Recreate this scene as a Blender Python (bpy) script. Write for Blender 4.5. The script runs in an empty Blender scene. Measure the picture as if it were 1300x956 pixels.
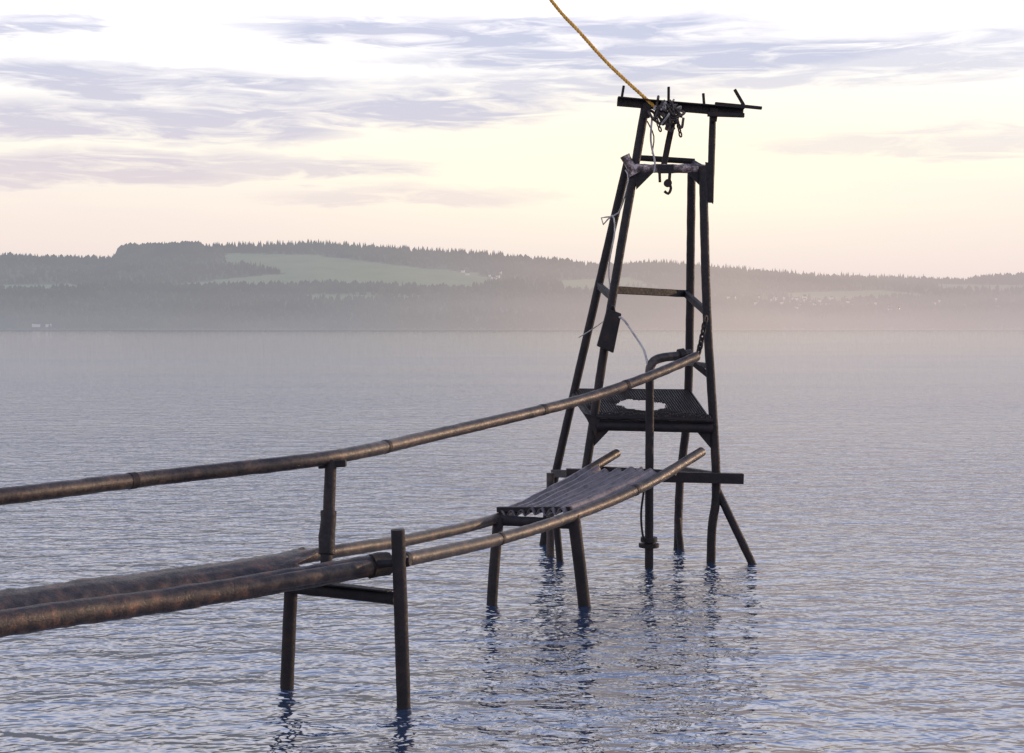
import bpy, math, random
import numpy as np
from mathutils import Vector, noise
random.seed(4); rng=np.random.default_rng(4)
S=bpy.context.scene
S.view_settings.view_transform='Standard'; S.view_settings.look='None'; S.view_settings.exposure=0

# ------------------------------------------------------------------ helpers
def link(o,parent=None):
    S.collection.objects.link(o)
    if parent: o.parent=parent
    return o
def empty(name,loc=(0,0,0)):
    e=bpy.data.objects.new(name,None); e.empty_display_size=.3
    return link(e)
def mesh_obj(name,v,f,mat,parent=None,smooth=False):
    m=bpy.data.meshes.new(name); m.from_pydata([tuple(p) for p in v],[],f); m.update()
    if smooth: m.polygons.foreach_set('use_smooth',[True]*len(m.polygons))
    o=bpy.data.objects.new(name,m); m.materials.append(mat)
    return link(o,parent)
def catmull(P,step):
    P=[Vector(p) for p in P]
    if len(P)==2:
        n=max(2,int((P[1]-P[0]).length/step)+1)
        return [P[0].lerp(P[1],i/(n-1)) for i in range(n)]
    Q=[P[0]*2-P[1]]+P+[P[-1]*2-P[-2]]
    out=[]
    for i in range(1,len(Q)-2):
        a,b,c,d=Q[i-1:i+3]; n=max(1,int((c-b).length/step))
        for k in range(n):
            t=k/n
            out.append(.5*((2*b)+(c-a)*t+(2*a-5*b+4*c-d)*t*t+(3*b-a-3*c+d)*t**3))
    out.append(P[-1]); return out
def tube_geo(P,r,step=.06,sides=14,jit=.025,open_end=False):
    C=catmull(P,step); n=len(C); v=[];f=[]
    t=(C[1]-C[0]).normalized(); u=t.orthogonal().normalized()
    for i,c in enumerate(C):
        t=(C[min(i+1,n-1)]-C[max(i-1,0)]).normalized()
        u=(u-t*u.dot(t)).normalized(); w=t.cross(u)
        rr=r(i/(n-1)) if callable(r) else r
        for k in range(sides):
            a=2*math.pi*k/sides; d=u*math.cos(a)+w*math.sin(a)
            q=rr*(1+jit*2*noise.noise((c+d*rr)*9)+jit*noise.noise((c+d*rr)*31))
            v.append(c+d*q)
    for i in range(n-1):
        for k in range(sides):
            a=i*sides+k;b=i*sides+(k+1)%sides
            f.append((a,b,b+sides,a+sides))
    f.append(tuple(range(sides))[::-1]); f.append(tuple(range((n-1)*sides,n*sides)))
    return v,f
def tube(name,P,r,mat,parent,**k):
    v,f=tube_geo(P,r,**k); o=mesh_obj(name,v,f,mat,parent,True)
    m=o.modifiers.new('es','EDGE_SPLIT'); m.split_angle=math.radians(50); return o
def multi(name,parts,mat,parent,smooth=True):
    V=[];F=[]
    for v,f in parts:
        b=len(V); V+=list(v); F+=[tuple(i+b for i in q) for q in f]
    o=mesh_obj(name,V,F,mat,parent,smooth)
    m=o.modifiers.new('es','EDGE_SPLIT'); m.split_angle=math.radians(50); return o
def bar_geo(a,b,w,h,up=(0,0,1),step=.15,jit=.0):
    """rectangular section bar, w across, h along 'up'"""
    a=Vector(a);b=Vector(b);t=(b-a).normalized();up=Vector(up)
    s=t.cross(up).normalized();u=s.cross(t).normalized()
    n=max(2,int((b-a).length/step)+1);v=[];f=[]
    for i in range(n):
        c=a.lerp(b,i/(n-1))
        for sx,sz in((-1,-1),(1,-1),(1,1),(-1,1)):
            p=c+s*sx*w/2+u*sz*h/2
            p=p+Vector((noise.noise(p*7),noise.noise(p*7+Vector((9,0,0))),noise.noise(p*7+Vector((0,9,0)))))*jit
            v.append(p)
    for i in range(n-1):
        for k in range(4):
            q=i*4+k;r=i*4+(k+1)%4
            f.append((q,r,r+4,q+4))
    f.append((3,2,1,0)); e=(n-1)*4; f.append((e,e+1,e+2,e+3))
    return v,f
def bar(name,a,b,w,h,mat,parent,up=(0,0,1),bev=.006,jit=.004):
    v,f=bar_geo(a,b,w,h,up,jit=jit); o=mesh_obj(name,v,f,mat,parent)
    if bev:
        m=o.modifiers.new('b','BEVEL'); m.width=bev; m.segments=2; m.limit_method='ANGLE'; m.angle_limit=.9
    return o
def angle_iron(name,a,b,w,mat,parent,th=.012,up=(0,0,1)):
    a=Vector(a);b=Vector(b)
    t=(b-a).normalized();s=t.cross(Vector(up)).normalized();u=s.cross(t)
    p1=bar_geo(a,b,th,w,up,jit=.004)
    p2=bar_geo(a+s*(w/2+th/2)+u*(w/2-th/2),b+s*(w/2+th/2)+u*(w/2-th/2),w,th-.002,up,jit=.004)
    return multi(name,[p1,p2],mat,parent,False)
def plate(name,pts,th,mat,parent,nrm=(0,1,0)):
    n=Vector(nrm)*th; k=len(pts); v=[Vector(p) for p in pts]+[Vector(p)+n for p in pts]
    f=[tuple(range(k)),tuple(range(k,2*k))[::-1]]+[((i+1)%k,i,i+k,(i+1)%k+k) for i in range(k)]
    return mesh_obj(name,v,f,mat,parent)
def chain(name,a,b,mat,parent,link_l=.05,r=.007,sag=.0):
    a=Vector(a);b=Vector(b);L=(b-a).length;n=max(2,int(L/(link_l*.72)));parts=[]
    for i in range(n):
        t=(i+.5)/n;c=a.lerp(b,t);c.z-=sag*4*t*(1-t)
        d=(b-a).normalized();s=d.orthogonal().normalized()
        if i%2: s=d.cross(s)
        ring=[c+d*math.cos(q)*link_l*.5+s*math.sin(q)*link_l*.3 for q in [2*math.pi*k/10 for k in range(11)]]
        parts.append(tube_geo(ring,r,step=.02,sides=6,jit=0))
    return multi(name,parts,mat,parent)

# ------------------------------------------------------------------ materials
def newmat(n):
    m=bpy.data.materials.new(n); m.use_nodes=True; nt=m.node_tree
    return m,nt,nt.nodes['Principled BSDF'],nt.nodes['Material Output']
def N(nt,t,**k):
    n=nt.nodes.new(t)
    for a,b in k.items():
        if a.startswith('i_'):
            key=a[2:]; key=int(key) if key.isdigit() else key.replace('_',' ')
            n.inputs[key].default_value=b
        else: setattr(n,a,b)
    return n
def ramp(nt,fac,stops,interp='LINEAR'):
    r=nt.nodes.new('ShaderNodeValToRGB'); r.color_ramp.interpolation=interp
    e=r.color_ramp.elements
    while len(e)<len(stops): e.new(.5)
    for i,(p,c) in enumerate(stops):
        e[i].position=p; e[i].color=(*c,1) if len(c)==3 else c
    nt.links.new(fac,r.inputs[0]); return r
def rusty(name,dark,mid,light,scale=6,rough=.55,metal=.35,bump=.35,lo=.42,hi=.68):
    m,nt,b,_=newmat(name); L=nt.links.new
    g=N(nt,'ShaderNodeNewGeometry')
    n1=N(nt,'ShaderNodeTexNoise',i_Scale=scale,i_Detail=5.,i_Roughness=.65); L(g.outputs['Position'],n1.inputs['Vector'])
    n2=N(nt,'ShaderNodeTexNoise',i_Scale=scale*7,i_Detail=4.,i_Roughness=.7); L(g.outputs['Position'],n2.inputs['Vector'])
    mx=N(nt,'ShaderNodeMath',operation='MULTIPLY_ADD',i_1=.35); L(n2.outputs[0],mx.inputs[0])
    m2=N(nt,'ShaderNodeMath',operation='MULTIPLY',i_1=.65); L(n1.outputs[0],m2.inputs[0]); L(m2.outputs[0],mx.inputs[2])
    r=ramp(nt,mx.outputs[0],[(.3,dark),(lo,dark),(.52,mid),(hi,light),(.8,mid)])
    L(r.outputs[0],b.inputs['Base Color'])
    rr=N(nt,'ShaderNodeMapRange',i_1=.3,i_2=.7,i_3=rough-.15,i_4=rough+.2); L(n2.outputs[0],rr.inputs[0]); L(rr.outputs[0],b.inputs['Roughness'])
    b.inputs['Metallic'].default_value=metal
    bp=N(nt,'ShaderNodeBump',i_Strength=bump,i_Distance=.02); L(mx.outputs[0],bp.inputs['Height']); L(bp.outputs[0],b.inputs['Normal'])
    return m
M_steel=rusty('dark_rusted_steel',(.007,.006,.009),(.013,.010,.013),(.038,.022,.018),rough=.66)
M_pipe=rusty('weathered_pipe',(.015,.012,.015),(.042,.032,.031),(.12,.075,.053),scale=9,rough=.46,metal=.3)
M_deck=rusty('rusted_deck_sheet',(.013,.010,.013),(.036,.026,.026),(.14,.064,.038),scale=11,rough=.46,metal=.3,bump=.45,lo=.44,hi=.68)
M_corr=rusty('corrugated_steel',(.06,.05,.06),(.11,.095,.11),(.18,.15,.155),scale=5,rough=.36,metal=.5,bump=.25)
M_flake=rusty('flaking_paint_pipe',(.05,.035,.035),(.2,.15,.15),(.5,.42,.42),scale=14,rough=.6,metal=.1,lo=.45,hi=.6)
M_chain=rusty('chain_steel',(.02,.016,.018),(.05,.04,.038),(.16,.12,.10),scale=20)
M_cable=rusty('grey_cable',(.2,.19,.19),(.35,.33,.33),(.5,.48,.47),scale=10,metal=0)
M_rope=rusty('yellow_rope',(.42,.20,.03),(.72,.40,.07),(.85,.56,.15),scale=30,metal=0,rough=.8)
M_grate=rusty('grating',(.008,.006,.008),(.018,.013,.013),(.04,.025,.02),scale=8)

# ------------------------------------------------------------------ camera
cam=bpy.data.cameras.new('camera'); co=bpy.data.objects.new('camera',cam); link(co)
co.location=(0,0,2.6); co.rotation_euler=(math.radians(90),0,0)
cam.sensor_width=36; cam.lens=50; cam.shift_y=-.0465; cam.clip_end=60000; cam.clip_start=.05
S.camera=co

# ------------------------------------------------------------------ sun + sky
SUN_AZ=62; SUN_EL=9
sun=bpy.data.lights.new('sun','SUN'); sun.energy=2.6; sun.angle=math.radians(.6); sun.color=(1,.68,.42)
so=bpy.data.objects.new('sun',sun); link(so)
az=math.radians(SUN_AZ);el=math.radians(SUN_EL)
d=Vector((math.sin(az)*math.cos(el),math.cos(az)*math.cos(el),math.sin(el)))
so.rotation_euler=d.to_track_quat('Z','Y').to_euler(); so.location=(30,20,20)

w=bpy.data.worlds.new('World'); S.world=w; w.use_nodes=True; w.name='sky'
try:
    w.cycles.sampling_method='MANUAL'; w.cycles.sample_map_resolution=256
except Exception as e: print(e)
nt=w.node_tree; nt.nodes.clear(); L=nt.links.new
out=N(nt,'ShaderNodeOutputWorld')
sky=N(nt,'ShaderNodeTexSky'); sky.sky_type='NISHITA'; sky.sun_disc=False
sky.sun_elevation=el; sky.sun_rotation=az
tc=N(nt,'ShaderNodeTexCoord')
sx=N(nt,'ShaderNodeSeparateXYZ'); L(tc.outputs['Generated'],sx.inputs[0])
def M(op,a,b=None,c=None,clamp=False):
    n=nt.nodes.new('ShaderNodeMath'); n.operation=op; n.use_clamp=clamp
    for i,q in enumerate((a,b,c)):
        if q is None: continue
        if isinstance(q,(int,float)): n.inputs[i].default_value=q
        else: L(q,n.inputs[i])
    return n.outputs[0]
A=M('ARCTAN2',sx.outputs[0],sx.outputs[1])   # azimuth
E=sx.outputs[2]                              # elevation (sine)
grad=ramp(nt,M('MULTIPLY',E,1.,clamp=True),[(0,(.78,.69,.73)),(.035,(.88,.75,.73)),(.075,(.97,.84,.77)),(.12,(1.05,.98,.87)),(.18,(1.12,1.09,1.09)),
   (.25,(1.34,1.27,1.32)),(.38,(1.30,1.28,1.44)),(.52,(.84,.93,1.22)),(.75,(.38,.48,.80)),(1,(.22,.30,.55))])
def gauss(a0,e0,wa,we,Ai=None,Ei=None):
    x=M('DIVIDE',M('SUBTRACT',Ai or A,a0),wa); y=M('DIVIDE',M('SUBTRACT',Ei or E,e0),we)
    return M('ADD',M('MULTIPLY',x,x),M('MULTIPLY',y,y))
glow=M('POWER',2.718,M('MULTIPLY',gauss(.12,.120,.24,.052),-1.))
mixg=N(nt,'ShaderNodeMix',data_type='RGBA'); L(M('MULTIPLY',glow,.75),mixg.inputs[0]); L(grad.outputs[0],mixg.inputs[6]); mixg.inputs[7].default_value=(1.25,1.10,.82,1)
cb=N(nt,'ShaderNodeCombineXYZ'); L(M('MULTIPLY',A,5.),cb.inputs[0]); L(M('MULTIPLY',E,34.),cb.inputs[1])
nz=N(nt,'ShaderNodeTexNoise',i_Scale=1.0,i_Detail=5.,i_Roughness=.58,i_Distortion=.5); L(cb.outputs[0],nz.inputs['Vector'])
cb2=N(nt,'ShaderNodeCombineXYZ'); L(M('MULTIPLY',A,16.),cb2.inputs[0]); L(M('MULTIPLY',E,120.),cb2.inputs[1]); cb2.inputs[2].default_value=3
nz2=N(nt,'ShaderNodeTexNoise',i_Scale=1.0,i_Detail=5.,i_Roughness=.6,i_Distortion=.8); L(cb2.outputs[0],nz2.inputs['Vector'])
n1=M('SUBTRACT',nz.outputs[0],.5); n2=M('SUBTRACT',nz2.outputs[0],.5)
Ed=M('ADD',E,M('ADD',M('MULTIPLY',n1,.032),M('MULTIPLY',n2,.018)))
Ad=M('ADD',A,M('MULTIPLY',n1,.25))
banks=[(-.01,.205,.19,.011,1.),(.10,.187,.17,.013,1.),(.26,.180,.15,.014,.7),(-.26,.166,.15,.013,1.),(-.27,.138,.14,.014,1.),
 (-.11,.150,.13,.013,1.),(-.15,.113,.10,.010,.8),(-.29,.108,.12,.010,1.),(-.345,.196,.04,.005,.9),(-.06,.093,.09,.007,.6),
 (.29,.125,.12,.010,.5),(.02,.166,.12,.009,.8)]
acc=None
for a0,e0,wa,we,st in banks:
    g=gauss(a0,e0,wa,we,Ad,Ed)
    s=M('MULTIPLY',M('SUBTRACT',1.5,g,clamp=True),st)
    acc=s if acc is None else M('MAXIMUM',acc,s)
tex=M('MULTIPLY',M('SUBTRACT',nz2.outputs[0],.28),3.8,clamp=True)
cm=M('MULTIPLY',acc,tex,clamp=True)
ccol=ramp(nt,E,[(0,(.80,.67,.71)),(.09,(.79,.69,.71)),(.13,(.68,.64,.74)),(.18,(.60,.62,.77)),(.23,(.56,.60,.80))])
mixc=N(nt,'ShaderNodeMix',data_type='RGBA'); L(M('MULTIPLY',cm,.93),mixc.inputs[0]); L(mixg.outputs[2],mixc.inputs[6]); L(ccol.outputs[0],mixc.inputs[7])
wis=M('MULTIPLY',M('SUBTRACT',nz.outputs[0],.5,clamp=True),.8)
mixw=N(nt,'ShaderNodeMix',data_type='RGBA'); L(wis,mixw.inputs[0]); L(mixc.outputs[2],mixw.inputs[6]); mixw.inputs[7].default_value=(.82,.76,.81,1)
sk=N(nt,'ShaderNodeMix',data_type='RGBA'); sk.blend_type='ADD'; sk.inputs[0].default_value=.006
L(mixw.outputs[2],sk.inputs[6]); L(sky.outputs[0],sk.inputs[7])
bg2=N(nt,'ShaderNodeBackground',i_Strength=.98); L(sk.outputs[2],bg2.inputs[0]); L(bg2.outputs[0],out.inputs[0])

# ------------------------------------------------------------------ water
m,nt,b,mo=newmat('lake_water'); L=nt.links.new
b.inputs['Base Color'].default_value=(.022,.045,.095,1); b.inputs['Roughness'].default_value=.04; b.inputs['IOR'].default_value=4.6
g=N(nt,'ShaderNodeNewGeometry')
def wnoise(sxyz,scale,det,dist=.3,rot=0):
    mp=N(nt,'ShaderNodeMapping'); mp.inputs['Scale'].default_value=sxyz; mp.inputs['Rotation'].default_value=(0,0,rot)
    L(g.outputs['Position'],mp.inputs['Vector'])
    n=N(nt,'ShaderNodeTexNoise',i_Scale=scale,i_Detail=det,i_Roughness=.55,i_Distortion=dist); L(mp.outputs[0],n.inputs['Vector']); return n.outputs[0]
a1=wnoise((.55,1,1),1.6,1.,.4,.15); a2=wnoise((.6,1,1),5.4,2.,.5,-.2); a3=wnoise((.8,1,1),15,1.)
pt=wnoise((.25,1,1),.06,2.)
def mm(op,a,b_,c=None):
    n=nt.nodes.new('ShaderNodeMath'); n.operation=op
    for i,q in enumerate((a,b_,c)):
        if q is None: continue
        if isinstance(q,(int,float)): n.inputs[i].default_value=q
        else: L(q,n.inputs[i])
    return n.outputs[0]
h=mm('ADD',mm('ADD',mm('MULTIPLY',a1,.120),mm('MULTIPLY',a2,.078)),mm('MULTIPLY',a3,.014))
calm=N(nt,'ShaderNodeMapRange',i_1=.35,i_2=.65,i_3=.65,i_4=1.15); L(pt,calm.inputs[0])
sp_=N(nt,'ShaderNodeSeparateXYZ'); L(g.outputs['Position'],sp_.inputs[0])
off=N(nt,'ShaderNodeMapRange',i_1=20.,i_2=180.,i_3=1.,i_4=.45); L(sp_.outputs[1],off.inputs[0])
h=mm('MULTIPLY',mm('MULTIPLY',h,calm.outputs[0]),off.outputs[0])
bp=N(nt,'ShaderNodeBump',i_Strength=1.,i_Distance=1.); L(h,bp.inputs['Height']); L(bp.outputs[0],b.inputs['Normal'])
X=30000
mesh_obj('water',[(-X,-2000,0),(X,-2000,0),(X,2*X,0),(-X,2*X,0)],[(0,1,2,3)],m)

# ------------------------------------------------------------------ hills
F=1805.
sky_px=[(-700,330),(-200,322),(0,326),(60,328),(140,330),(152,322),(262,318),(275,316),(400,312),(500,319),(620,326),(700,331),(760,339),(830,336),(900,342),(960,347),(1050,353),(1150,356),(1220,358),(1250,353),(1300,351),(1500,345),(2000,350)]
sp=np.array(sky_px,float)
def Eridge(px): return 417-np.interp(px,sp[:,0],sp[:,1])
D0,D1=2600.,4200.
def hfun(px,t):
    e=Eridge(px)*np.power(np.clip(t,0,1),.85)
    e=e+np.where(t>0,1.6*np.sin(px*.021+t*9)*t*(1-t)*2+1.2*np.sin(px*.055+1+t*5)*t*(1-t),0)
    d=D0+(D1-D0)*t
    return e*d/F+2.6*np.clip(t*8,0,1)
nx,ny=620,70
PX=np.linspace(-700,2000,nx); T=np.linspace(-.02,1.0,ny)
V=[]
for t in T:
    dd=D0+(D1-D0)*t; z=hfun(PX,t) if t>0 else np.full(nx,-4.)
    V.append(np.stack([(PX-650)/F*dd,np.full(nx,dd),z],1))
dd=D1+1500; V.append(np.stack([(PX-650)/F*dd,np.full(nx,dd),np.full(nx,-5.)],1))
V=np.concatenate(V); ny+=1
idx=np.arange(nx*ny).reshape(ny,nx)
Fq=np.stack([idx[:-1,:-1],idx[:-1,1:],idx[1:,1:],idx[1:,:-1]],-1).reshape(-1,4)
def infield(px,py):
    """open meadow areas (bearing / elevation of the real slopes)"""
    def poly(P):
        P=np.array(P,float); ins=np.zeros(px.shape,bool); j=len(P)-1
        for i in range(len(P)):
            c=((P[i,1]>py)!=(P[j,1]>py))&(px<(P[j,0]-P[i,0])*(py-P[i,1])/(P[j,1]-P[i,1]+1e-9)+P[i,0])
            ins^=c; j=i
        return ins
    r=poly([(285,321),(400,323),(520,338),(605,346),(628,356),(590,368),(520,380),(385,380),(392,356),(330,338),(285,332)])
    r|=poly([(215,362),(300,352),(385,345),(392,370),(300,374),(200,370)])
    r|=poly([(-60,362),(90,360),(110,366),(-60,370)])
    r|=poly([(700,356),(800,352),(830,362),(720,368)])
    r|=poly([(960,372),(1120,368),(1200,376),(1050,384)])
    r|=poly([(1180,360),(1300,362),(1380,368),(1200,368)])
    return r
pxv=V[:,0]/V[:,1]*F+650; pyv=417-(V[:,2]-2.6)/V[:,1]*F
fld=infield(pxv+4*np.sin(pyv*1.3),pyv).astype(float)
me=bpy.data.meshes.new('hills'); me.from_pydata(V.tolist(),[],Fq.tolist()); me.update()
at=me.attributes.new('field','FLOAT','POINT'); at.data.foreach_set('value',fld)
me.polygons.foreach_set('use_smooth',[True]*len(me.polygons))

def hazed(name,basefn,rough=.9,base_fac=.60):  # haze painted in as emission: more low down, warmer and stronger to the right
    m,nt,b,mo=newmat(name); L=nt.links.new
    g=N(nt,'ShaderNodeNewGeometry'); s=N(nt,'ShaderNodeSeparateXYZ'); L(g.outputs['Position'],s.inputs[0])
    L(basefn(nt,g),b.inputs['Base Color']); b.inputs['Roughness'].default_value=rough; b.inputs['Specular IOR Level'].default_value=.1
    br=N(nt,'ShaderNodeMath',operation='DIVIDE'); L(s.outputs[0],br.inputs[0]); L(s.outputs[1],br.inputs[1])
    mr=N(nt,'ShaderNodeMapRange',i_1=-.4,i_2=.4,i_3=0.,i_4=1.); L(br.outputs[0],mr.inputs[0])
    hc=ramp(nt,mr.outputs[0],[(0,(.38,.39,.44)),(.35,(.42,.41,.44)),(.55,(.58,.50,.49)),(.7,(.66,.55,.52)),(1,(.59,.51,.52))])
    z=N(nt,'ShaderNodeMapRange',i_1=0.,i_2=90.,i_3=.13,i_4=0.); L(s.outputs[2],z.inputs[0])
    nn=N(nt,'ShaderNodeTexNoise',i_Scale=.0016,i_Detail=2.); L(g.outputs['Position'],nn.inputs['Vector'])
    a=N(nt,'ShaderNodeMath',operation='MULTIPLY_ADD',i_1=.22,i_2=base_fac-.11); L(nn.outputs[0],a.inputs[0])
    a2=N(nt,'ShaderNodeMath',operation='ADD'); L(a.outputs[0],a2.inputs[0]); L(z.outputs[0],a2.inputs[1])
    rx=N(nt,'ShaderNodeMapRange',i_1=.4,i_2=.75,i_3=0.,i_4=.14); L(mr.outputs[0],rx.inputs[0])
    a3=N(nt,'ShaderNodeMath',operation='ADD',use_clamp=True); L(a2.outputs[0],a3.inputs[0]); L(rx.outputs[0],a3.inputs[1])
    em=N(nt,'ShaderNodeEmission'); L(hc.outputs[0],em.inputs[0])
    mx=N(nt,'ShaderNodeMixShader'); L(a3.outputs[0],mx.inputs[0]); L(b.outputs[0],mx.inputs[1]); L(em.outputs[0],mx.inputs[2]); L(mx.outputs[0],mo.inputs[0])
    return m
def hb(nt,g):
    L=nt.links.new; a=N(nt,'ShaderNodeAttribute',attribute_name='field')
    n=N(nt,'ShaderNodeTexNoise',i_Scale=.012,i_Detail=4.); L(g.outputs['Position'],n.inputs['Vector'])
    r1=ramp(nt,n.outputs[0],[(.3,(.03,.05,.025)),(.7,(.07,.09,.045))]); r2=ramp(nt,n.outputs[0],[(.3,(.18,.25,.10)),(.7,(.27,.31,.15))])
    mx=N(nt,'ShaderNodeMix',data_type='RGBA'); L(a.outputs['Fac'],mx.inputs[0]); L(r1.outputs[0],mx.inputs[6]); L(r2.outputs[0],mx.inputs[7]); return mx.outputs[2]
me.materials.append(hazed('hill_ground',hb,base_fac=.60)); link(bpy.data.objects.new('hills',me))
def fb(nt,g):
    L=nt.links.new
    n=N(nt,'ShaderNodeTexNoise',i_Scale=.02,i_Detail=4.); L(g.outputs['Position'],n.inputs['Vector'])
    return ramp(nt,n.outputs[0],[(.3,(.012,.022,.015)),(.5,(.03,.045,.025)),(.7,(.075,.085,.045))]).outputs[0]
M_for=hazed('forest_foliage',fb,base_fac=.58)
def scatter(px,t,hmin,hmax,rnd=.35):
    n=len(px); d=D0+(D1-D0)*t; x=(px-650)/F*d; z=hfun(px,t)
    hh=rng.uniform(hmin,hmax,n); rd=rng.random(n)<rnd
    return np.stack([x,d,z,hh,rd],1)
sets=[]
n=46000; px=rng.uniform(-650,1950,n); t=rng.random(n)**.9
py=417-(hfun(px,t)-2.6)/(D0+(D1-D0)*t)*F
clear=infield(px,py)
dens=.5+.5*np.sin(px*.017+t*7)*np.sin(px*.0073-t*11+2)
keep=~clear&((t<.38)|(t>.86)|(rng.random(n)<.35+.65*dens))
px,t=px[keep],t[keep]; sets.append(scatter(px,t,8,19))
px=rng.uniform(-650,1950,7000); t=rng.uniform(.94,1.0,7000); sets.append(scatter(px,t,7,18,.12))
px=rng.uniform(146,264,700); t=rng.uniform(.93,1.0,700); q=scatter(px,t,22,35,.75); q[:,3]*=np.clip(np.minimum(px-140,270-px)/16,.35,1); sets.append(q)
px=rng.uniform(-650,590,2600); t=rng.uniform(.36,.44,2600); sets.append(scatter(px,t,12,24,.5))
px=rng.uniform(-650,1950,2600); t=rng.uniform(.004,.03,2600); sets.append(scatter(px,t,7,15,.7))
px=rng.uniform(260,640,260); t=rng.uniform(.99,1.0,260); sets.append(scatter(px,t,16,25,.0))
px=np.concatenate([rng.uniform(800,960,90),rng.uniform(960,1180,60)]); t=rng.uniform(.98,1.0,150); sets.append(scatter(px,t,17,25,.0))
Tr=np.concatenate(sets); n=len(Tr); K=6
ang=np.arange(K)*2*math.pi/K
VV=np.zeros((n,2*K+2,3)); rot=rng.random(n)*6.28
hh=Tr[:,3]; rd=Tr[:,4]>.5
r_lo=np.where(rd,.30,.24)*hh*rng.uniform(.7,1.25,n); r_hi=np.where(rd,r_lo*1.05,r_lo*.42)
z_lo=np.where(rd,.15,.02)*hh; z_hi=np.where(rd,.65,.55)*hh
for k in range(K):
    j=rng.uniform(.7,1.25,n)
    VV[:,k,0]=Tr[:,0]+r_lo*j*np.cos(ang[k]+rot); VV[:,k,1]=Tr[:,1]+r_lo*j*np.sin(ang[k]+rot); VV[:,k,2]=Tr[:,2]+z_lo
    j=rng.uniform(.7,1.25,n)
    VV[:,K+k,0]=Tr[:,0]+r_hi*j*np.cos(ang[k]+rot); VV[:,K+k,1]=Tr[:,1]+r_hi*j*np.sin(ang[k]+rot); VV[:,K+k,2]=Tr[:,2]+z_hi*rng.uniform(.9,1.1,n)
VV[:,2*K]=Tr[:,:3]; VV[:,2*K+1]=Tr[:,:3]; VV[:,2*K+1,2]+=hh
fc=[]
for k in range(K):
    k2=(k+1)%K; fc+=[(k,k2,K+k2),(k,K+k2,K+k),(K+k,K+k2,2*K+1)]
fc=np.array(fc); FF=(fc[None]+(np.arange(n)*(2*K+2))[:,None,None]).reshape(-1,3)
me=bpy.data.meshes.new('distant_forest'); me.vertices.add(n*(2*K+2)); me.vertices.foreach_set('co',VV.ravel())
me.loops.add(FF.size); me.loops.foreach_set('vertex_index',FF.ravel().astype(np.int32))
me.polygons.add(len(FF)); me.polygons.foreach_set('loop_start',np.arange(0,FF.size,3,dtype=np.int32)); me.polygons.foreach_set('loop_total',np.full(len(FF),3,dtype=np.int32))
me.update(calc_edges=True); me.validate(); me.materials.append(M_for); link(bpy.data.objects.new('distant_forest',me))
# village
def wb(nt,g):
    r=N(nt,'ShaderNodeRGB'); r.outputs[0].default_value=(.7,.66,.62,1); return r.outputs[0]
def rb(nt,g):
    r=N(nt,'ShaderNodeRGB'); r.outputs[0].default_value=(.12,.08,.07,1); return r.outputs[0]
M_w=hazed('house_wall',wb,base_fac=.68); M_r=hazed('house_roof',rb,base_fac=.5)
V=[];Fc=[];mi=[]
def house(x,y,z,a,l,wd,hg):
    b0=len(V);c,s=math.cos(a),math.sin(a)
    for X_,Y_,Z_ in [(-l,-wd,-2),(l,-wd,-2),(l,wd,-2),(-l,wd,-2),(-l,-wd,hg),(l,-wd,hg),(l,wd,hg),(-l,wd,hg),(-l,0,hg*1.6),(l,0,hg*1.6)]:
        V.append((x+X_*c-Y_*s,y+X_*s+Y_*c,z+Z_))
    for q,k in [((0,1,5,4),0),((1,2,6,9,5),0),((2,3,7,6),0),((3,0,4,8,7),0),((4,5,9,8),1),((6,7,8,9),1)]:
        Fc.append(tuple(i+b0 for i in q)); mi.append(k)
spots=[(rng.normal(1010,50),rng.uniform(.34,.5)) for _ in range(30)]+[(rng.uniform(920,1280),rng.uniform(.25,.5)) for _ in range(24)]+[(rng.normal(625,22),rng.uniform(.6,.72)) for _ in range(8)]+[(rng.uniform(20,70),.01) for _ in range(4)]
for p,t in spots:
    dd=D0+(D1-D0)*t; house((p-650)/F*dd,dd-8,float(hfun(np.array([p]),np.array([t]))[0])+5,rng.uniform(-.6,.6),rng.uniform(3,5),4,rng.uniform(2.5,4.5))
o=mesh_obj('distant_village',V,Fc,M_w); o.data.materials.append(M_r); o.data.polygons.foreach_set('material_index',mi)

# ------------------------------------------------------------------ walkway
WK=empty('pipe_walkway')
Fp=[(-3.75,6.4,1.03),(-2.80,7.76,.990),(-2.0,8.85,.935),(-.93,9.93,.955),(-.10,12.0,.83),(.614,13.36,.861),(1.36,14.44,1.016),(2.064,15.5,1.258)]
Rp=[(-4.0,7.2,1.03),(-3.055,8.48,.98),(-2.12,9.57,.945),(-1.27,10.65,.942),(-.79,11.9,.851),(-.10,13.7,.79),(.53,14.8,.976),(1.17,15.9,1.21)]
Lp=[(-4.0,7.5,1.58),(-3.055,8.48,1.6),(-2.385,9.5,1.605),(-1.33,10.48,1.655),(-.60,12.1,1.71),(.66,14.1,1.89),(1.45,15.0,2.1),(2.03,15.68,2.295)]
tube('front_pipe',Fp,.053,M_pipe,WK)
tube('rear_pipe',Rp,.050,M_pipe,WK)
tube('front_pipe_sleeve',Fp[:4],.076,M_deck,WK,jit=.05)
tube('handrail',Lp,.053,M_pipe,WK,jit=.035)
C=catmull(Lp,.05)
parts=[]
for fr in (.235,.47,.72,.86):
    i=int(fr*len(C)); parts.append(tube_geo([C[i],C[i+1]],.0560,step=.02,jit=.02))
multi('handrail_couplings',parts,M_steel,WK)
CF=catmull(Fp,.05); parts=[]
for fr in (.45,.62,.86):
    i=int(fr*len(CF)); parts.append(tube_geo([CF[i],CF[i+1]],.057,step=.02,jit=.02))
multi('front_pipe_couplings',parts,M_steel,WK)
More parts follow.
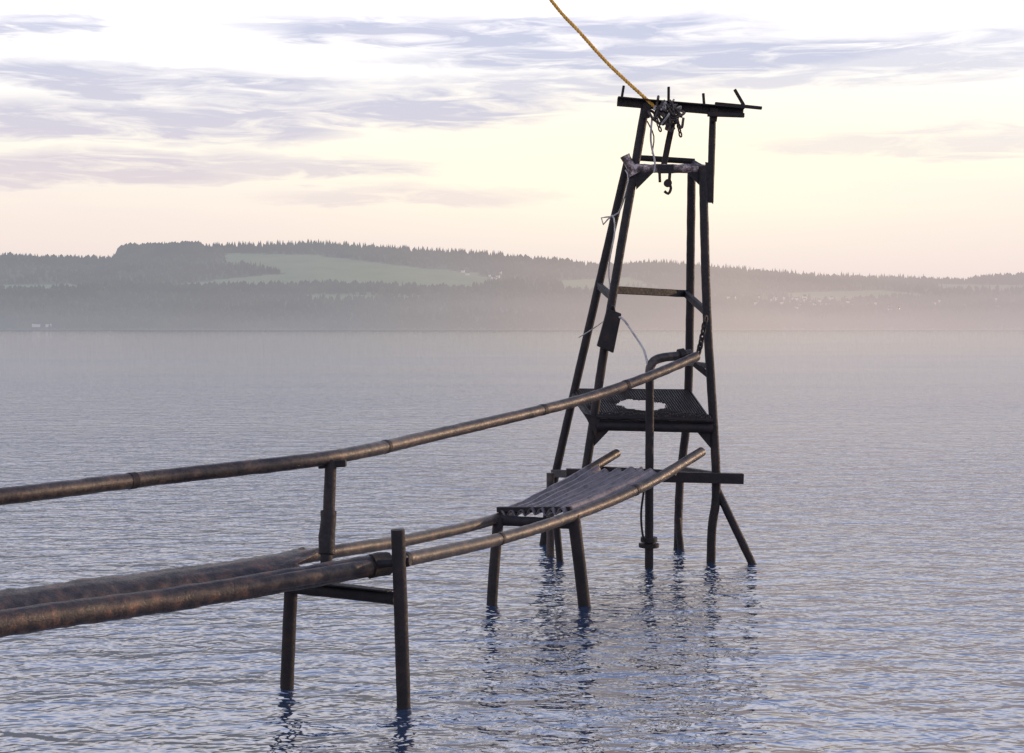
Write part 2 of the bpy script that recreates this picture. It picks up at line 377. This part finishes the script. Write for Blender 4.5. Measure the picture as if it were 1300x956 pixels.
# rusted half-round cover on the near half, ragged end
A_=catmull(Fp[:4],.04)[:-12]; B_=catmull(Rp[:4],.04)[:-10]
nu=190;nv=30;V=[];Fc=[]
for i in range(nu):
    u=i/(nu-1)
    for j in range(nv):
        v=j/(nv-1)
        uu=u-(max(0,u-.85)/.15)*(.02+.06*noise.noise(Vector((v*4,3,0)))+.06*abs(noise.noise(Vector((v*13,1,0)))))
        uu=min(max(uu,0),1)
        def smp(Cc):
            x=uu*(len(Cc)-1); k=max(0,min(int(x),len(Cc)-2)); return Cc[k].lerp(Cc[k+1],x-k)
        a=smp(A_); b_=smp(B_)
        th=math.pi*v
        p=a.lerp(b_,.40-.36*math.cos(th))
        p=p+Vector((0,0,-.005+.135*math.sin(th)+.010*noise.noise(Vector((u*12,v*2,2)))+.006*noise.noise(Vector((u*60,v*5,5)))+.008*noise.noise(Vector((u*4,v*9,9)))+(max(0,u-.93)/.07)*(.0+.05*abs(noise.noise(Vector((v*6,7,7)))))))
        V.append(p)
for i in range(nu-1):
    for j in range(nv-1):
        a=i*nv+j; Fc.append((a,a+nv,a+nv+1,a+1))
o=mesh_obj('half_round_cover',V,Fc,M_deck,WK,True); s=o.modifiers.new('s','SOLIDIFY'); s.thickness=.012
# corrugated deck towards the tower
cF=catmull(Fp[5:8],.03);cR=catmull(Rp[5:8],.03)
nu=60;nv=97;V=[];Fc=[]
for i in range(nu):
    u=i/(nu-1)
    for j in range(nv):
        v=j/(nv-1); f_=-.04+u*(.70+.05*noise.noise(Vector((v*5,0,0))))
        def smp(Cc):
            x=f_*(len(Cc)-1); k=max(0,min(int(x),len(Cc)-2)); return Cc[k].lerp(Cc[k+1],x-k)
        p=smp(cR).lerp(smp(cF),.06+.86*v)
        p.z+=.045+.030*math.cos(v*2*math.pi*6.5)+.014*noise.noise(Vector((u*6,v*3,0)))
        V.append(p)
for i in range(nu-1):
    for j in range(nv-1):
        a=i*nv+j; Fc.append((a,a+nv,a+nv+1,a+1))
o=mesh_obj('corrugated_deck',V,Fc,M_corr,WK,True); s=o.modifiers.new('s','SOLIDIFY'); s.thickness=.008
# trestle (near)
tube('near_trestle_post_1',[(-.783,9.76,1.223),(-.755,9.76,.4),(-.72,9.78,-1)],.049,M_steel,WK)
tube('near_trestle_post_2',[(-1.60,10.30,.74),(-1.63,10.3,0),(-1.66,10.3,-1)],.050,M_steel,WK)
tube('near_trestle_beam',[(-1.67,10.31,.735),(-.80,9.84,.735)],.045,M_steel,WK)
bar('near_trestle_beam_cap',(-1.68,10.31,.785),(-.84,9.86,.785),.09,.012,M_steel,WK)
tube('rail_post',[(-1.33,10.44,1.63),(-1.33,10.30,1.2),(-1.335,10.13,.73)],.044,M_steel,WK)
tube('rail_post_sleeve',[(-1.33,10.31,1.28),(-1.333,10.22,.98)],.060,M_steel,WK,jit=.08)
bar('rail_clamp',(-1.42,10.46,1.60),(-1.22,10.46,1.615),.10,.05,M_steel,WK)
tube('pipe_collar',[(-.99,9.87,.955),(-.88,9.97,.955)],.085,M_steel,WK,jit=.08)
tube('cross_pin',[(-.98,9.86,.965),(-.70,9.78,1.0)],.03,M_steel,WK)
# trestle (far)
tube('far_trestle_post_1',[(-.13,13.55,.80),(-.19,13.42,0),(-.22,13.4,-1)],.052,M_steel,WK)
tube('far_trestle_post_2',[(.575,13.30,.86),(.68,13.37,0),(.77,13.4,-1)],.060,M_steel,WK)
tube('far_trestle_beam',[(-.16,13.6,.77),(.60,13.30,.775)],.05,M_steel,WK)
bar('far_deck_beam',(-.14,13.66,.865),(.56,13.38,.905),.06,.05,M_steel,WK)
tube('deck_end_beam',[(.98,15.62,1.06),(1.75,15.2,1.06)],.03,M_steel,WK)

# ------------------------------------------------------------------ tower
TW=empty('metal_tower')
T_=lambda n,P,r,mat=M_steel,**k: tube(n,P,r,mat,TW,**k)
T_('leg_front_left',[(1.538,16.42,5.16),(1.14,16.07,2.98),(.818,15.88,.98)],.050)
T_('leg_front_right_upper',[(2.32,16.42,5.12),(2.265,16.26,4.05)],.040)
T_('leg_front_right',[(2.178,16.22,4.45),(2.20,16.05,2.8),(2.28,15.88,.93),(2.23,15.88,.3),(2.21,15.9,-.9)],.050)
T_('leg_rear_left',[(1.367,16.79,4.58),(1.03,16.95,3.1),(.504,17.15,.75),(.38,17.15,0),(.25,17.15,-.9)],.050)
T_('leg_rear_right',[(2.12,16.79,4.45),(2.12,17.1,1.86),(2.02,17.1,.77),(1.97,16.9,0),(1.93,16.8,-.9)],.050)
T_('brace_foot',[(2.27,15.90,.85),(2.66,15.75,0),(3.0,15.6,-.75)],.045)
T_('foot_post',[(.44,16.3,.95),(.44,16.25,0),(.44,16.2,-.9)],.045,M_pipe)
T_('foot_post_2',[(.50,15.95,.40),(.62,15.9,-.9)],.04)
T_('foot_brace_2',[(1.97,16.9,.35),(2.05,16.5,-.9)],.04)
bar('lower_beam',(.60,15.80,.99),(2.57,15.80,.935),.10,.115,M_steel,TW)
bar('lower_side_beam',(2.28,15.86,.96),(2.04,17.05,.90),.07,.09,M_steel,TW)
bar('lower_side_beam_2',(.80,15.86,.98),(.50,17.1,.86),.07,.09,M_steel,TW)
# working platform
FL=Vector((.94,15.88,1.52));FR=Vector((2.24,15.88,1.49));BL=Vector((.741,17.12,1.82));BR=Vector((2.13,17.08,1.81))
T_('platform_front_beam',[FL,FR],.055)
T_('platform_front_beam_2',[FL+Vector((0,-.02,.10)),FR+Vector((0,-.02,.09))],.030)
T_('platform_back_beam',[BL,BR],.045)
T_('platform_side_beam_1',[FL,BL],.045)
T_('platform_side_beam_2',[FR,BR],.045)
parts=[]
def gp(u,v): 
    p=FL.lerp(FR,u).lerp(BL.lerp(BR,u),v); return p+Vector((0,0,.055+.015*noise.noise(Vector((u*4,v*4,0)))))
def hole(u,v):
    r=((u-.50)/.19)**2+((v-.50)/.17)**2+.6*noise.noise(Vector((u*11,v*9,0)))
    return r<1
nb=46
for i in range(nb+1):
    u=i/nb
    run=[]
    for k in range(41):
        v=k/40
        if hole(u,v) or k==40:
            if len(run)>1: parts.append(bar_geo(gp(u,run[0]),gp(u,run[-1]),.009,.018,step=1))
            run=[]
        else: run.append(v)
for i in range(34):
    v=i/33; run=[]
    for k in range(45):
        u=k/44
        if hole(u,v) or k==44:
            if len(run)>1: parts.append(bar_geo(gp(run[0],v)+Vector((0,0,.003)),gp(run[-1],v)+Vector((0,0,.003)),.008,.013,step=1))
            run=[]
        else: run.append(u)
multi('platform_grating',parts,M_grate,TW,False)
parts=[]
for i in range(30):
    c=gp(i/29*.9+.05,.0)+Vector((0,-.03,.05+.03*random.random())); 
    ring=[c+Vector((math.cos(a)*.035,math.sin(a)*.012,math.sin(a)*.035)) for a in [k*.7 for k in range(10)]]
    parts.append(tube_geo(ring,.009,step=.03,sides=6))
multi('platform_edge_mesh',parts,M_grate,TW)
plate('platform_gusset_1',[(.90,15.9,1.50),(1.12,15.9,1.50),(.90,15.9,1.27)],.015,M_steel,TW)
plate('platform_gusset_2',[(2.26,15.9,1.47),(2.05,15.9,1.47),(2.26,15.9,1.22)],.015,M_steel,TW)
plate('platform_gusset_3',[(.98,15.84,1.62),(.80,15.84,1.66),(.93,15.84,1.40)],.015,M_steel,TW)
# mid ring
bar('mid_brace_front',(1.16,16.07,3.04),(2.07,16.97,3.02),.05,.085,M_steel,TW)
bar('mid_brace_right',(2.07,16.95,3.02),(2.18,16.05,2.80),.05,.08,M_steel,TW)
bar('mid_brace_left',(1.03,16.95,3.12),(1.14,16.05,2.95),.05,.08,M_steel,TW)
bar('side_brace',(2.11,17.0,2.19),(2.23,16.0,2.18),.05,.06,M_steel,TW)
bar('side_brace_2',(2.08,16.2,2.20),(2.26,16.0,2.04),.04,.06,M_steel,TW)
# upper ring
T_('upper_ring_front',[(1.33,16.27,4.44),(2.22,16.27,4.43)],.052,M_flake,jit=.12)
T_('upper_ring_rear',[(1.42,16.76,4.62),(2.15,16.74,4.57)],.035)
T_('upper_ring_left',[(1.36,16.27,4.45),(1.37,16.80,4.58)],.045,M_flake,jit=.1)
T_('upper_ring_right',[(2.19,16.27,4.43),(2.13,16.79,4.56)],.040)
T_('upper_left_knob',[(1.29,16.24,4.58),(1.40,16.24,4.36)],.062,M_flake,jit=.22)
plate('corner_plate_right',[(2.20,16.18,4.50),(2.29,16.18,4.48),(2.29,16.18,4.02),(2.22,16.18,4.08)],.02,M_steel,TW)
plate('gusset_left',[(1.40,16.24,4.41),(1.64,16.24,4.41),(1.42,16.24,4.19)],.015,M_steel,TW)
plate('gusset_right',[(2.17,16.24,4.41),(1.98,16.24,4.41),(2.17,16.24,4.21)],.015,M_steel,TW)
bar('upper_middle_strut',(1.866,16.40,5.05),(1.747,16.42,4.46),.03,.07,M_steel,TW,up=(1,0,0))
bar('hanger_plate',(1.66,16.2,4.42),(1.84,16.2,4.42),.03,.10,M_steel,TW)
T_('hanger_leg_1',[(1.68,16.2,4.40),(1.685,16.2,4.27)],.016)
T_('hanger_leg_2',[(1.80,16.2,4.40),(1.79,16.2,4.25)],.018)
T_('hook',[(1.79,16.2,4.27),(1.81,16.2,4.20),(1.78,16.2,4.14),(1.735,16.2,4.17)],.016,step=.02)
T_('sheave',[(1.775,16.17,4.26),(1.775,16.23,4.26)],.045)
# head beam
angle_iron('head_beam',(1.21,16.36,5.21),(2.66,16.36,5.085),.10,M_steel,TW,th=.014)
bar('head_beam_extension',(2.33,16.33,5.185),(2.87,16.33,5.135),.05,.035,M_steel,TW)
bar('spike_1',(1.255,16.36,5.20),(1.285,16.34,5.395),.03,.03,M_steel,TW,up=(0,1,0))
bar('spike_2',(1.80,16.36,5.17),(1.80,16.36,5.385),.03,.03,M_steel,TW,up=(0,1,0))
bar('spike_3',(2.215,16.36,5.13),(2.20,16.36,5.31),.03,.03,M_steel,TW,up=(0,1,0))
bar('spike_4',(2.665,16.36,5.17),(2.56,16.36,5.355),.035,.035,M_steel,TW,up=(0,1,0))
bar('head_cleat',(2.24,16.29,5.06),(2.66,16.29,5.045),.05,.05,M_steel,TW)
plate('head_lug_1',[(1.50,16.32,5.20),(1.60,16.32,5.19),(1.58,16.32,5.02),(1.51,16.32,5.02)],.02,M_steel,TW)
plate('head_lug_2',[(2.27,16.32,5.14),(2.37,16.32,5.13),(2.35,16.32,4.98),(2.28,16.32,4.98)],.02,M_steel,TW)
# tangle of rope, shackles and chain
random.seed(11); parts=[]
for i in range(8):
    c=Vector((random.uniform(1.63,1.86),16.26+random.uniform(-.04,.04),random.uniform(5.0,5.18)))
    P=[c+Vector((random.gauss(0,.045),random.gauss(0,.035),random.gauss(0,.045))) for _ in range(5)]
    parts.append(tube_geo(P,.012,step=.02,sides=7))
multi('rope_tangle',parts,M_cable,TW)
parts=[]
for i in range(14):
    c=Vector((random.uniform(1.62,1.92),16.25,random.uniform(4.96,5.18)))
    P=[c+Vector((random.gauss(0,.045),random.gauss(0,.03),random.gauss(-.01,.05))) for _ in range(5)]
    parts.append(tube_geo(P,.016,step=.02,sides=7))
multi('shackles',parts,M_chain,TW)
chain('hanging_chain_1',(1.87,16.26,5.08),(1.93,16.26,4.80),M_chain,TW,.06,.010)
chain('hanging_chain_2',(1.63,16.26,5.05),(1.70,16.26,4.86),M_chain,TW,.06,.009)
chain('rail_chain',(2.16,15.83,2.74),(2.06,15.72,2.33),M_steel,TW,.085,.014,.02)
T_('hanging_line',[(1.60,16.24,5.02),(1.585,16.24,4.75),(1.63,16.22,4.5),(1.62,16.22,4.38)],.012,M_cable,sides=7)
T_('hanging_line_2',[(1.55,16.3,4.98),(1.62,16.24,4.80),(1.60,16.24,4.6)],.008,M_chain,sides=7)
# cable down the left leg, junction box and hose
T_('cable',[(1.30,16.3,4.42),(1.33,16.25,4.30),(1.22,16.3,3.93),(1.03,16.4,3.88),(1.05,16.35,3.80),(1.15,16.3,3.90),(1.17,16.2,3.70),(1.10,16.15,3.3),(1.12,16.1,2.95),(1.08,16.0,2.75)],.009,M_cable,sides=7)
T_('hose',[(1.10,15.95,2.74),(1.22,15.8,2.72),(1.36,15.7,2.52),(1.45,15.6,2.36),(1.48,15.5,2.2),(1.50,15.45,2.1)],.013,M_cable,sides=8)
T_('thin_wire',[(1.05,15.98,2.7),(.92,16.2,2.6),(.78,16.6,2.50)],.006,M_cable,sides=6)
jb=[(1.06,15.82,2.83),(1.22,15.82,2.77),(1.13,15.82,2.33),(.945,15.82,2.41)]
o=plate('junction_box',jb,.10,M_steel,TW); mb=o.modifiers.new('b','BEVEL'); mb.width=.012; mb.segments=2
T_('junction_box_bracket',[(1.12,15.85,2.86),(1.15,15.9,2.72),(1.10,15.95,2.6)],.02)

# standpipe with gooseneck
SP=empty('water_standpipe')
tube('riser',[(1.49,15.5,-1),(1.495,15.5,.6),(1.50,15.5,1.6),(1.50,15.5,2.10)],.046,M_steel,SP)
tube('elbow',[(1.50,15.5,2.08),(1.505,15.51,2.17),(1.55,15.54,2.25),(1.65,15.58,2.285),(1.80,15.66,2.30)],.050,M_pipe,SP,step=.03)
tube('outlet',[(1.78,15.65,2.30),(1.98,15.75,2.33)],.045,M_pipe,SP)
tube('outlet_coupling',[(1.84,15.68,2.31),(1.90,15.70,2.32)],.07,M_steel,SP)
tube('flange',[(1.493,15.5,.22),(1.493,15.5,.26)],.11,M_steel,SP)
tube('flange_upper',[(1.493,15.5,.28),(1.493,15.5,.33)],.09,M_steel,SP)
tube('bypass_hose',[(1.44,15.44,.9),(1.40,15.42,.6),(1.42,15.42,.35),(1.47,15.45,.24)],.012,M_steel,SP,sides=8)

# rope: three laid strands
rp=catmull([(1.66,16.33,5.13),(1.125,16.2,5.59),(.757,16.05,5.955),(.44,15.9,6.27),(-.415,15.,7.18),(-1.75,12.6,8.67),(-3.2,9.5,10.6)],.012)
parts=[]
for s in range(3):
    P=[];acc_=0
    for i,c in enumerate(rp):
        if i: acc_+=(c-rp[i-1]).length
        t=(rp[min(i+1,len(rp)-1)]-rp[max(i-1,0)]).normalized(); u=t.orthogonal().normalized(); v_=t.cross(u)
        a=acc_*2*math.pi/.11+s*2.094
        P.append(c+(u*math.cos(a)+v_*math.sin(a))*.010)
    parts.append(tube_geo(P,.0115,step=.012,sides=6,jit=.03))
multi('mooring_rope',parts,M_rope,None)
